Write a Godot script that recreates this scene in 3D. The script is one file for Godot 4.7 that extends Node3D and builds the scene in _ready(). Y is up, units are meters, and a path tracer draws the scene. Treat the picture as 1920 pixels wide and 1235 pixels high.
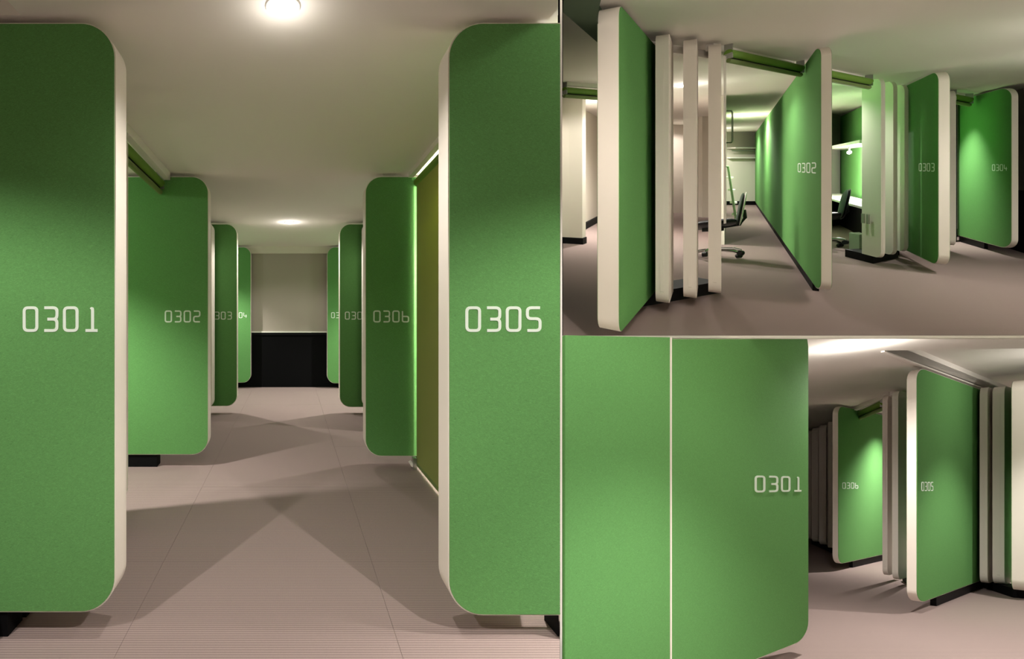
extends Node3D
# Three views of one study floor, built as three compartments that meet at a thin dividing wall:
# the level aisle on the left, a ramp that climbs on the upper right, a ramp that descends on the lower right.
# Plan points are Vector2(x, d): x metres to the right, d metres away from the viewer (world z = -d).

const LEVEL := 0.0
const CLIMB := 0.3061      # rise of the upper ramp, metres per metre
const FALL := -0.3539      # fall of the lower ramp
const TOP := 2.3           # top of a partition above its floor
const GAP := 0.1           # underside of a partition above its floor
const CEIL := 2.33
const WARM := Color(1.0, 0.975, 0.945)

var mats := {}
var taken := {}

# ------------------------------------------------------------------ helpers
func numbered(called: String) -> String:
	if not taken.has(called):
		taken[called] = 0
		return called
	taken[called] += 1
	return "%s_%03d" % [called, taken[called]]

func thing(called: String, label: String, category: String, group := "", at := Vector3.ZERO) -> Node3D:
	var o := Node3D.new()
	o.name = numbered(called)
	add_child(o)
	o.position = at
	o.set_meta("label", label)
	o.set_meta("category", category)
	if group != "":
		o.set_meta("group", group)
	return o

func part(called: String, mesh: Mesh, m: Material, parent: Node3D) -> MeshInstance3D:
	var o := MeshInstance3D.new()
	o.name = called
	o.mesh = mesh
	o.material_override = m
	parent.add_child(o, true)
	return o

func structure(called: String, mesh: Mesh, m: Material, label: String, category := "structure") -> MeshInstance3D:
	var o := MeshInstance3D.new()
	o.name = numbered(called)
	o.mesh = mesh
	o.material_override = m
	add_child(o, true)
	o.set_meta("kind", "structure")
	o.set_meta("label", label)
	o.set_meta("category", category)
	return o

func pt(ramp: float, p: Vector2, h: float) -> Vector3:
	return Vector3(p.x, ramp * p.y + h, -p.y)

func tri(st: SurfaceTool, a: Vector3, b: Vector3, c: Vector3, na: Vector3, nb: Vector3, nc: Vector3, ua: Vector2, ub: Vector2, uc: Vector2) -> void:
	# front faces run clockwise: turn the triangle so that it faces along its normals
	var flip := (b - a).cross(c - a).dot(na + nb + nc) > 0.0
	st.set_normal(na); st.set_uv(ua); st.add_vertex(a)
	if flip:
		st.set_normal(nc); st.set_uv(uc); st.add_vertex(c)
		st.set_normal(nb); st.set_uv(ub); st.add_vertex(b)
	else:
		st.set_normal(nb); st.set_uv(ub); st.add_vertex(b)
		st.set_normal(nc); st.set_uv(uc); st.add_vertex(c)

# A board standing on a ramp: its outline (distance along the board, height above the floor) is given
# thickness from k0 to k1 across the board (positive k lies to the side `across`).
func board_into(st: SurfaceTool, ramp: float, a: Vector2, u: Vector2, across: Vector2, outline: PackedVector2Array, k0: float, k1: float) -> void:
	var n := outline.size()
	var front: Array[Vector3] = []
	var back: Array[Vector3] = []
	for q in outline:
		front.append(pt(ramp, a + u * q.x + across * k0, q.y))
		back.append(pt(ramp, a + u * q.x + across * k1, q.y))
	var side := Vector3(u.x, ramp * u.y, -u.y).cross(Vector3.UP).normalized()
	var to_back := back[0] - front[0]
	if side.dot(to_back) < 0.0:
		side = -side
	var idx := Geometry2D.triangulate_polygon(outline)
	for i in range(0, idx.size(), 3):
		var p := idx[i]; var q := idx[i + 1]; var r := idx[i + 2]
		tri(st, front[p], front[q], front[r], -side, -side, -side, outline[p], outline[q], outline[r])
		tri(st, back[p], back[q], back[r], side, side, side, outline[p], outline[q], outline[r])
	var mid := Vector3.ZERO
	for v in front:
		mid += v
	mid /= n
	var area := 0.0
	for i in n:
		area += outline[i].cross(outline[(i + 1) % n])
	var ns: Array[Vector3] = []
	for i in n:
		var e := front[(i + 1) % n] - front[i]
		var en := e.cross(to_back).normalized()
		# outward test in the outline's own plane
		var o2 := outline[(i + 1) % n] - outline[i]
		var out2 := Vector2(o2.y, -o2.x) * signf(area)
		var out3 := Vector3(u.x * out2.x, ramp * u.y * out2.x + out2.y, -u.y * out2.x)
		if en.dot(out3) < 0.0:
			en = -en
		ns.append(en)
	for i in n:
		var j := (i + 1) % n
		var n0 := ns[i]
		var n1 := ns[i]
		var prev := ns[(i + n - 1) % n]
		var next := ns[j]
		if prev.dot(ns[i]) > 0.75:
			n0 = (prev + ns[i]).normalized()
		if next.dot(ns[i]) > 0.75:
			n1 = (next + ns[i]).normalized()
		var l := outline[i].distance_to(outline[j])
		var w := absf(k1 - k0)
		tri(st, front[i], front[j], back[j], n0, n1, n1, Vector2(0, 0), Vector2(l, 0), Vector2(l, w))
		tri(st, front[i], back[j], back[i], n0, n1, n0, Vector2(0, 0), Vector2(l, w), Vector2(0, w))

func board(ramp: float, a: Vector2, u: Vector2, across: Vector2, outline: PackedVector2Array, k0: float, k1: float) -> ArrayMesh:
	var st := SurfaceTool.new()
	st.begin(Mesh.PRIMITIVE_TRIANGLES)
	board_into(st, ramp, a, u, across, outline, k0, k1)
	st.generate_tangents()
	return st.commit()

func rect(s0: float, s1: float, h0: float, h1: float) -> PackedVector2Array:
	return PackedVector2Array([Vector2(s0, h0), Vector2(s1, h0), Vector2(s1, h1), Vector2(s0, h1)])

# outline of a board whose free end (distance 0) has rounded corners, rs along the board and rh up it
func round_end(length: float, h0: float, h1: float, rs: float, rh: float, inset := 0.0, inset_s := 0.0) -> PackedVector2Array:
	var o := PackedVector2Array()
	var a := inset_s
	var lo := h0 + inset
	var hi := h1 - inset
	var r1 := maxf(rs - inset_s, 0.004)
	var r2 := maxf(rh - inset, 0.004)
	o.append(Vector2(length, lo))
	for i in 13:
		var t := PI * 0.5 * i / 12.0
		o.append(Vector2(a + r1 - r1 * sin(t), lo + r2 - r2 * cos(t)))
	for i in 13:
		var t := PI * 0.5 * i / 12.0
		o.append(Vector2(a + r1 - r1 * cos(t), hi - r2 + r2 * sin(t)))
	o.append(Vector2(length, hi))
	return o

func bar(ramp: float, a: Vector2, b: Vector2, h0: float, h1: float, width: float, shift := 0.0) -> ArrayMesh:
	var u := (b - a).normalized()
	var n := Vector2(-u.y, u.x)
	return board(ramp, a, u, n, rect(0.0, a.distance_to(b), h0, h1), shift - width * 0.5, shift + width * 0.5)

# a tube through points, closed at both ends
func tube(points: Array, radius: float, sides := 14) -> ArrayMesh:
	var st := SurfaceTool.new()
	st.begin(Mesh.PRIMITIVE_TRIANGLES)
	tube_into(st, points, radius, sides)
	return st.commit()

func tube_into(st: SurfaceTool, points: Array, radius: float, sides := 14, radius_end := -1.0) -> void:
	var rings: Array = []
	var normals: Array = []
	var count := points.size()
	var ref := Vector3.UP
	for i in count:
		var dir: Vector3
		if i == 0:
			dir = points[1] - points[0]
		elif i == count - 1:
			dir = points[i] - points[i - 1]
		else:
			dir = (points[i] - points[i - 1]).normalized() + (points[i + 1] - points[i]).normalized()
		dir = dir.normalized()
		if absf(dir.dot(ref)) > 0.95:
			ref = Vector3.RIGHT if absf(dir.x) < 0.8 else Vector3.BACK
		var x := dir.cross(ref).normalized()
		var y := dir.cross(x).normalized()
		var r := radius if radius_end < 0.0 else lerpf(radius, radius_end, float(i) / (count - 1))
		var ring: Array[Vector3] = []
		var nn: Array[Vector3] = []
		for k in sides:
			var t := TAU * k / sides
			var v := x * cos(t) + y * sin(t)
			nn.append(v)
			ring.append(points[i] + v * r)
		rings.append(ring)
		normals.append(nn)
	for i in count - 1:
		for k in sides:
			var j := (k + 1) % sides
			tri(st, rings[i][k], rings[i][j], rings[i + 1][j], normals[i][k], normals[i][j], normals[i + 1][j], Vector2(k, i), Vector2(j, i), Vector2(j, i + 1))
			tri(st, rings[i][k], rings[i + 1][j], rings[i + 1][k], normals[i][k], normals[i + 1][j], normals[i + 1][k], Vector2(k, i), Vector2(j, i + 1), Vector2(k, i + 1))
	for e in [0, count - 1]:
		var d: Vector3 = (points[0] - points[1]).normalized() if e == 0 else (points[e] - points[e - 1]).normalized()
		for k in sides:
			tri(st, points[e], rings[e][k], rings[e][(k + 1) % sides], d, d, d, Vector2.ZERO, Vector2.ZERO, Vector2.ZERO)

# profile points (radius, height) turned about the vertical axis
func lathe(profile: Array, sides := 24) -> ArrayMesh:
	var st := SurfaceTool.new()
	st.begin(Mesh.PRIMITIVE_TRIANGLES)
	for i in profile.size() - 1:
		var p: Vector2 = profile[i]
		var q: Vector2 = profile[i + 1]
		var n2 := Vector2(q.y - p.y, p.x - q.x).normalized()
		for k in sides:
			var t0 := TAU * k / sides
			var t1 := TAU * (k + 1) / sides
			var d0 := Vector3(cos(t0), 0, sin(t0))
			var d1 := Vector3(cos(t1), 0, sin(t1))
			var a := d0 * p.x + Vector3.UP * p.y
			var b := d1 * p.x + Vector3.UP * p.y
			var c := d1 * q.x + Vector3.UP * q.y
			var d := d0 * q.x + Vector3.UP * q.y
			var na := d0 * n2.x + Vector3.UP * n2.y
			var nb := d1 * n2.x + Vector3.UP * n2.y
			if p.x > 0.0:
				tri(st, a, b, c, na, nb, nb, Vector2(k, i), Vector2(k + 1, i), Vector2(k + 1, i + 1))
			if q.x > 0.0:
				tri(st, a, c, d, na, nb, na, Vector2(k, i), Vector2(k + 1, i + 1), Vector2(k, i + 1))
	return st.commit()

# a flat slab between plan corners whose two faces lie h0 and h1 above the ramp (h may also be a plane of its own)
func sheet(ramp: float, corners: Array, h0: float, h1: float) -> ArrayMesh:
	var st := SurfaceTool.new()
	st.begin(Mesh.PRIMITIVE_TRIANGLES)
	var poly := PackedVector2Array(corners)
	var idx := Geometry2D.triangulate_polygon(poly)
	var up := Vector3(0, 1, ramp).normalized()
	for i in range(0, idx.size(), 3):
		var p := poly[idx[i]]; var q := poly[idx[i + 1]]; var r := poly[idx[i + 2]]
		tri(st, pt(ramp, p, h1), pt(ramp, q, h1), pt(ramp, r, h1), up, up, up, p, q, r)
		tri(st, pt(ramp, p, h0), pt(ramp, q, h0), pt(ramp, r, h0), -up, -up, -up, p, q, r)
	var mid := Vector2.ZERO
	for p in poly:
		mid += p
	mid /= poly.size()
	for i in poly.size():
		var p := poly[i]
		var q := poly[(i + 1) % poly.size()]
		var e := (q - p).normalized()
		var o := Vector2(e.y, -e.x)
		if o.dot((p + q) * 0.5 - mid) < 0.0:
			o = -o
		var n := Vector3(o.x, 0, -o.y)
		tri(st, pt(ramp, p, h0), pt(ramp, q, h0), pt(ramp, q, h1), n, n, n, p, q, q)
		tri(st, pt(ramp, p, h0), pt(ramp, q, h1), pt(ramp, p, h1), n, n, n, p, q, p)
	st.generate_tangents()
	return st.commit()

# ------------------------------------------------------------------ lettering
const PENS := {
	"0": [[Vector2(.3, 0), Vector2(0, 0), Vector2(0, 1), Vector2(.3, 1)], [Vector2(.2, 0), Vector2(.485, 0), Vector2(.485, 1), Vector2(.2, 1)]],
	"1": [[Vector2(.31, 0), Vector2(.31, 1), Vector2(.24, .93)], [Vector2(.04, 0), Vector2(.5, 0)]],
	"2": [[Vector2(0, 1), Vector2(.485, 1), Vector2(.485, .5), Vector2(0, .5), Vector2(0, 0), Vector2(.5, 0)]],
	"3": [[Vector2(0, 1), Vector2(.485, 1), Vector2(.485, .5), Vector2(.12, .5)], [Vector2(.12, .5), Vector2(.485, .5), Vector2(.485, 0), Vector2(0, 0)]],
	"4": [[Vector2(0, 1), Vector2(0, .33), Vector2(.52, .33)], [Vector2(.38, .62), Vector2(.38, 0)]],
	"5": [[Vector2(.485, 1), Vector2(0, 1), Vector2(0, .52), Vector2(.485, .52), Vector2(.485, 0), Vector2(0, 0)]],
	"6": [[Vector2(0, 1), Vector2(0, 0), Vector2(.28, 0)], [Vector2(.22, 0), Vector2(.485, 0), Vector2(.485, .5), Vector2(0, .5)]],
	"7": [[Vector2(0, 1), Vector2(.485, 1), Vector2(.2, 0)]],
	"8": [[Vector2(.25, .5), Vector2(0, .5), Vector2(0, 1), Vector2(.25, 1)], [Vector2(.23, .5), Vector2(.485, .5), Vector2(.485, 1), Vector2(.23, 1)], [Vector2(.25, .5), Vector2(0, .5), Vector2(0, 0), Vector2(.25, 0)], [Vector2(.23, .5), Vector2(.485, .5), Vector2(.485, 0), Vector2(.23, 0)]],
}

func filleted(pen: Array, r: float) -> PackedVector2Array:
	var o := PackedVector2Array()
	for i in pen.size():
		var p: Vector2 = pen[i]
		if i == 0 or i == pen.size() - 1:
			o.append(p)
			continue
		var before: Vector2 = p + (pen[i - 1] - p).limit_length(minf(r, p.distance_to(pen[i - 1]) * 0.5))
		var after: Vector2 = p + (pen[i + 1] - p).limit_length(minf(r, p.distance_to(pen[i + 1]) * 0.5))
		for k in 5:
			var t := k / 4.0
			o.append(before.lerp(p, t).lerp(p.lerp(after, t), t))
	return o

# writes `text` on a board, each digit a part of its own: s0 is the distance from the free end where the first digit
# starts, s1 where the last one ends (s1 < s0 where the writing runs toward the free end)
func write(text: String, parent: Node3D, ramp: float, a: Vector2, u: Vector2, across: Vector2, s0: float, s1: float, h: float, tall: float, k: float) -> void:
	var pitch := 0.77
	var total := pitch * (text.length() - 1) + 0.6
	for i in text.length():
		var st := SurfaceTool.new()
		st.begin(Mesh.PRIMITIVE_TRIANGLES)
		var stroke := 0
		for pen in PENS[text[i]]:
			stroke += 1
			var path := filleted(pen, 0.16)
			for j in path.size():
				path[j] = Vector2(path[j].x + 0.0575, path[j].y * 0.885 + 0.0575)
			for poly in Geometry2D.offset_polyline(path, 0.056, Geometry2D.JOIN_ROUND, Geometry2D.END_ROUND):
				if Geometry2D.is_polygon_clockwise(poly):
					continue
				if poly.size() > 40:
					var slim := PackedVector2Array()
					for j in poly.size():
						if slim.is_empty() or slim[-1].distance_to(poly[j]) > 0.012:
							slim.append(poly[j])
					poly = slim
				for j in poly.size():
					poly[j] = Vector2(lerpf(s0, s1, (poly[j].x + pitch * i) / total), h + (poly[j].y - 0.5) * tall)
				board_into(st, ramp, a, u, across, poly, k - 0.0014 - 0.0003 * stroke, k + 0.001)
		part("digit", st.commit(), mats.digit, parent)

# ------------------------------------------------------------------ materials
func noise_image(size: int, kind: String) -> Image:
	var img := Image.create(size, size, true, Image.FORMAT_RGB8)
	var rng := RandomNumberGenerator.new()
	rng.seed = 71
	var v := PackedFloat32Array()
	v.resize(size * size)
	v.fill(0.5)
	if kind == "felt":
		for i in size * size:
			v[i] = 0.5 + rng.randf_range(-0.10, 0.10)
		for n in 9000:                                    # short pressed fibres, light and dark
			var x := rng.randf() * size
			var y := rng.randf() * size
			var t := rng.randf_range(-0.9, 0.5)
			var c := 0.17 if rng.randf() < 0.5 else -0.15
			for k in rng.randi_range(4, 12):
				var at := posmod(int(y + sin(t) * k), size) * size + posmod(int(x + cos(t) * k), size)
				v[at] = clampf(v[at] + c * 0.6, 0.0, 1.0)
	elif kind == "carpet":
		var ribs := 16
		for y in size:
			var phase := fmod(float(y) * ribs / size, 1.0)
			var rib := 0.56 + 0.10 * sin(phase * TAU) + (-0.16 if phase > 0.82 else 0.0)
			for x in size:
				v[y * size + x] = clampf(rib + rng.randf_range(-0.13, 0.13) + 0.05 * sin(float(x) * TAU * 64.0 / size), 0.0, 1.0)
	for y in size:
		for x in size:
			var c: float = v[y * size + x]
			img.set_pixel(x, y, Color(c, c, c))
	return img

func textured(base: Color, kind: String, low: float, high: float, scale: Vector3, bump: float, size := 512, rough := 0.95) -> StandardMaterial3D:
	var grey := noise_image(size, kind)
	var tint := Image.create(size, size, true, Image.FORMAT_RGB8)
	for y in size:
		for x in size:
			var g := lerpf(low, high, grey.get_pixel(x, y).r)
			tint.set_pixel(x, y, Color(clampf(base.r * g, 0, 1), clampf(base.g * g, 0, 1), clampf(base.b * g, 0, 1)))
	tint.generate_mipmaps()
	var m := StandardMaterial3D.new()
	m.albedo_texture = ImageTexture.create_from_image(tint)
	m.roughness = rough
	m.metallic_specular = 0.15
	m.uv1_scale = scale
	if bump > 0.0:
		var nm := grey.duplicate() as Image
		nm.convert(Image.FORMAT_RGBA8)
		nm.bump_map_to_normal_map(bump)
		nm.generate_mipmaps()
		m.normal_enabled = true
		m.normal_texture = ImageTexture.create_from_image(nm)
		m.normal_scale = 0.6
	return m

func plain(c: Color, rough := 0.6, spec := 0.4, metal := 0.0) -> StandardMaterial3D:
	var m := StandardMaterial3D.new()
	m.albedo_color = c
	m.roughness = rough
	m.metallic_specular = spec
	m.metallic = metal
	return m

func make_materials() -> void:
	mats.felt = textured(Color8(100, 154, 90), "felt", 0.64, 1.36, Vector3(2.6, 2.6, 1), 1.2)
	mats.carpet = textured(Color8(138, 123, 119), "carpet", 0.62, 1.38, Vector3(5.0, 5.0, 1), 4.0)
	mats.edge = plain(Color8(240, 232, 222), 0.45)
	mats.paint = plain(Color8(226, 219, 206), 0.9, 0.2)
	mats.ceiling = plain(Color8(242, 237, 229), 0.95, 0.15)
	mats.beam = plain(Color8(70, 84, 66), 0.9, 0.2)  # dark tone includes the shade the bulkhead stands in
	mats.black = plain(Color8(11, 11, 13), 0.65, 0.25)
	mats.wainscot = plain(Color8(9, 9, 11), 0.7, 0.2)
	mats.screen = plain(Color8(176, 166, 156), 0.9, 0.2)
	mats.digit = plain(Color8(226, 240, 226), 0.6)
	mats.roller = plain(Color8(112, 150, 58), 0.7)
	mats.hem = plain(Color8(122, 140, 84), 0.6)
	mats.blind = plain(Color8(150, 158, 96), 0.85, 0.2)
	mats.blind.backlight_enabled = true
	mats.blind.backlight = Color(0.36, 0.38, 0.17)
	mats.metal = plain(Color8(180, 182, 180), 0.3, 0.5, 0.9)
	mats.chrome = plain(Color8(205, 205, 205), 0.15, 0.5, 1.0)
	mats.plastic = plain(Color8(24, 25, 27), 0.5)
	mats.mesh_back = plain(Color8(58, 74, 62), 0.8)
	mats.white = plain(Color8(244, 240, 232), 0.4)
	mats.ladder = plain(Color8(150, 172, 140), 0.5)
	mats.grey_plate = plain(Color8(160, 158, 148), 0.5)
	mats.glow = plain(Color8(255, 250, 240), 0.5)
	mats.glow.emission_enabled = true
	mats.glow.emission = Color(1.0, 0.96, 0.9)
	mats.glow.emission_energy_multiplier = 12.0

# ------------------------------------------------------------------ builders
# A partition: white-edged board with green felt on both faces, a recessed black plinth and a number.
# `opts`: number, s0, s1 (place of the number), h, tall, plinth (distance where the plinth starts), rs, rh, both
func partition(label: String, group: String, ramp: float, a: Vector2, b: Vector2, across: Vector2, thick: float, opts := {}) -> Node3D:
	var t := thing("booth_partition", label, "partition", group, pt(ramp, a, 0.0))
	var u := (b - a).normalized()
	var length := a.distance_to(b)
	var rs: float = opts.get("rs", 0.13)
	var rh: float = opts.get("rh", 0.13)
	var lo: float = opts.get("low", GAP)
	var hi: float = opts.get("high", TOP)
	var trim: float = opts.get("trim", 0.005)
	var trim_s: float = opts.get("trim_s", trim)
	var outline: PackedVector2Array = opts.get("outline", round_end(length, lo, hi, rs, rh))
	var inner: PackedVector2Array = opts.get("inner", round_end(length, lo, hi, rs, rh, trim, trim_s))
	var base := pt(ramp, a, 0.0)
	var kids: Array = []
	kids.append(part("core_board", board(ramp, a, u, across, outline, 0.0, thick), mats.edge, t))
	var felt_material: Material = opts.get("felt", mats.felt)
	kids.append(part("felt_face", board(ramp, a, u, across, inner, -0.003, 0.001), felt_material, t))
	kids.append(part("felt_face", board(ramp, a, u, across, inner, thick - 0.001, thick + 0.003), felt_material, t))
	if opts.has("number"):
		write(opts.number, t, ramp, a, u, across, opts.s0, opts.s1, opts.get("h", 1.194), opts.get("tall", 0.0957), -0.003)
	if opts.has("plinth"):
		kids.append(part("plinth", board(ramp, a, u, across, rect(opts.plinth, length, 0.0, lo + 0.002), 0.012, thick - 0.005), mats.black, t))
	for c in t.get_children():
		c.position = -base
	return t

# one upright fin beside a booth opening: a narrow board with a rounded free end
func fin(label: String, group: String, ramp: float, a: Vector2, b: Vector2, across: Vector2, thick: float, material: Material = null, rs := 0.1, lo := GAP, hi := TOP) -> Node3D:
	var t := thing("booth_fin", label, "fin", group, pt(ramp, a, 0.0))
	var u := (b - a).normalized()
	var o := part("fin_board", board(ramp, a, u, across, round_end(a.distance_to(b), lo, hi, rs, 0.1), 0.0, thick), material if material else mats.edge, t)
	o.position = -pt(ramp, a, 0.0)
	# the laminated edge: a fine raised lip down the free end
	var lip := part("edge_lip", board(ramp, a, u, across, round_end(0.012 + 0.0, lo + 0.1, hi - 0.1, 0.006, 0.01), thick * 0.36, thick * 0.64), material if material else mats.edge, t)
	lip.position = -pt(ramp, a, 0.0) - Vector3(u.x, ramp * u.y, -u.y) * 0.003
	return t

func rolled_blind(label: String, group: String, ramp: float, a: Vector2, b: Vector2, h := 2.24, r := 0.034) -> Node3D:
	var t := thing("roller_blind", label, "blind", group, pt(ramp, a, h))
	var base := pt(ramp, a, h)
	var u := (b - a).normalized()
	var n := Vector2(-u.y, u.x)
	part("fabric_roll", tube([pt(ramp, a, h), pt(ramp, b, h)], r, 20), mats.roller, t)
	part("hem_bar", tube([pt(ramp, a, h - r * 1.9), pt(ramp, b, h - r * 1.9)], r * 0.55, 14), mats.hem, t)
	part("gap_shade_strip", board(ramp, a, u, n, rect(0.02, a.distance_to(b) - 0.02, h - r * 1.7, h), -0.004, 0.004), mats.black, t)  # black strip painted in for the shaded gap above the hem bar
	for p in [a, b - u * 0.012]:
		part("bracket", board(ramp, p, u, n, rect(0.0, 0.012, h - r * 1.3, CEIL - 0.001), -r * 0.9, r * 0.9), mats.metal, t)
	for c in t.get_children():
		c.position = -base
	return t

func downlight(label: String, ramp: float, p: Vector2, energy: float, angle := 66.0, fill := 0.12, ceil := CEIL, group := "", blend := 0.9, drop := 0.10) -> Node3D:
	var t := thing("ceiling_downlight", label, "light", group, pt(ramp, p, ceil))
	part("trim_ring", lathe([Vector2(0.042, -0.001), Vector2(0.045, -0.008), Vector2(0.062, -0.006), Vector2(0.066, 0.0)]), mats.white, t)
	part("lamp_lens", lathe([Vector2(0.0, -0.022), Vector2(0.018, -0.020), Vector2(0.032, -0.012), Vector2(0.042, 0.0)]), mats.glow, t)
	var s := SpotLight3D.new()
	s.name = "beam"
	s.spot_angle = angle
	s.spot_angle_attenuation = blend
	s.light_energy = energy
	s.light_color = WARM
	s.light_size = 0.02
	s.spot_range = 30.0
	s.spot_attenuation = 2.0
	s.shadow_enabled = true
	s.rotation.x = -atan2(1.0, ramp)      # square to the ceiling it sits in
	s.position.y = -0.045
	t.add_child(s)
	if fill > 0.0:
		var o := OmniLight3D.new()  # added omni fill below the lens, brightens ceiling and walls
		o.name = "added_fill"
		o.light_energy = energy * fill
		o.light_color = WARM
		o.light_size = 0.04
		o.omni_range = 30.0
		o.omni_attenuation = 2.0
		o.shadow_enabled = true
		o.position.y = -drop
		t.add_child(o)
	return t

func office_chair(label: String, at: Vector3, turn: float, shell: Material = null) -> Node3D:
	var t := thing("office_chair", label, "chair", "swivel chairs in the booths", at)
	t.rotation.y = turn
	# star base, a swept arm to each castor
	for k in 5:
		var w := TAU * k / 5.0 + 0.3
		var d := Vector3(cos(w), 0, sin(w))
		var st := SurfaceTool.new()
		st.begin(Mesh.PRIMITIVE_TRIANGLES)
		tube_into(st, [Vector3(0, 0.115, 0), d * 0.12 + Vector3.UP * 0.112, d * 0.24 + Vector3.UP * 0.095, d * 0.31 + Vector3.UP * 0.068], 0.024, 12, 0.014)
		part("base_arm", st.commit(), mats.chrome, t)
		var c := part("castor", tube([d * 0.31 + d.cross(Vector3.UP) * 0.022 + Vector3.UP * 0.032, d * 0.31 - d.cross(Vector3.UP) * 0.022 + Vector3.UP * 0.032], 0.032, 16), mats.plastic, t)
		part("castor_stem", tube([d * 0.31 + Vector3.UP * 0.03, d * 0.31 + Vector3.UP * 0.075], 0.01, 10), mats.chrome, c)
	part("gas_column", tube([Vector3(0, 0.09, 0), Vector3(0, 0.40, 0)], 0.026, 16), mats.plastic, t)
	part("tilt_mechanism", tube([Vector3(0, 0.40, -0.10), Vector3(0, 0.41, 0.12)], 0.045, 12), mats.plastic, t)
	part("seat", cushion(0.24, 0.235, 0.045, Vector3(0, 0.45, 0.0), 0.0), mats.plastic, t)
	part("backrest", cushion(0.22, 0.20, 0.022, Vector3(0, 0.61, -0.25), 1.42), mats.mesh_back, t)
	part("back_shell", cushion(0.225, 0.208, 0.012, Vector3(0, 0.61, -0.278), 1.42), shell if shell else mats.white, t)
	part("back_support", tube([Vector3(0, 0.41, -0.1), Vector3(0, 0.42, -0.25), Vector3(0, 0.50, -0.30), Vector3(0, 0.60, -0.29)], 0.02, 12), mats.plastic, t)
	return t

# a pillow-edged pad, rounded in plan, turned about x by `tilt`
func cushion(rx: float, rz: float, half: float, at: Vector3, tilt: float) -> ArrayMesh:
	var st := SurfaceTool.new()
	st.begin(Mesh.PRIMITIVE_TRIANGLES)
	var nu := 28
	var nv := 10
	var basis := Basis(Vector3.RIGHT, tilt)
	var pos := func(i: int, j: int) -> Array:
		var a := TAU * i / nu
		var b := -PI / 2 + PI * j / nv
		var ca := signf(cos(a)) * pow(absf(cos(a)), 0.55)
		var sa := signf(sin(a)) * pow(absf(sin(a)), 0.55)
		var cb := pow(maxf(cos(b), 0.0), 0.45)
		var p := Vector3(ca * cb * rx, sin(b) * half, sa * cb * rz)
		var n := Vector3(p.x / (rx * rx), sin(b) / half, p.z / (rz * rz)).normalized()
		return [basis * p + at, basis * n]
	for i in nu:
		for j in nv:
			var a: Array = pos.call(i, j)
			var b: Array = pos.call(i + 1, j)
			var c: Array = pos.call(i + 1, j + 1)
			var d: Array = pos.call(i, j + 1)
			tri(st, a[0], b[0], c[0], a[1], b[1], c[1], Vector2.ZERO, Vector2.ZERO, Vector2.ZERO)
			tri(st, a[0], c[0], d[0], a[1], c[1], d[1], Vector2.ZERO, Vector2.ZERO, Vector2.ZERO)
	return st.commit()

# ------------------------------------------------------------------ scene
func _ready() -> void:
	var cam := Camera3D.new()
	cam.name = "camera"
	cam.projection = Camera3D.PROJECTION_FRUSTUM
	cam.near = 0.05
	cam.far = 100.0
	# focal length 900 pixels of the 1920 x 1235 frame, lens shifted so that the aisle runs straight away at (546, 588.5)
	cam.size = 0.05 * 1235.0 / 900.0
	cam.frustum_offset = Vector2(0.05 * (960.0 - 546.0) / 900.0, -0.05 * (617.5 - 588.5) / 900.0)
	cam.position = Vector3(0, 1.213, 0)
	add_child(cam)
	cam.current = true

	var env := Environment.new()
	env.background_mode = Environment.BG_COLOR
	env.background_color = Color(0, 0, 0)
	env.tonemap_mode = Environment.TONE_MAPPER_LINEAR
	env.tonemap_exposure = 1.12
	env.sdfgi_enabled = true
	env.ssao_enabled = true
	env.ssil_enabled = true
	var we := WorldEnvironment.new()
	we.name = "world_environment"
	we.environment = env
	add_child(we)

	make_materials()
	build_lights()
	build_shell()
	build_aisle()
	build_upper()
	build_lower()

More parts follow.
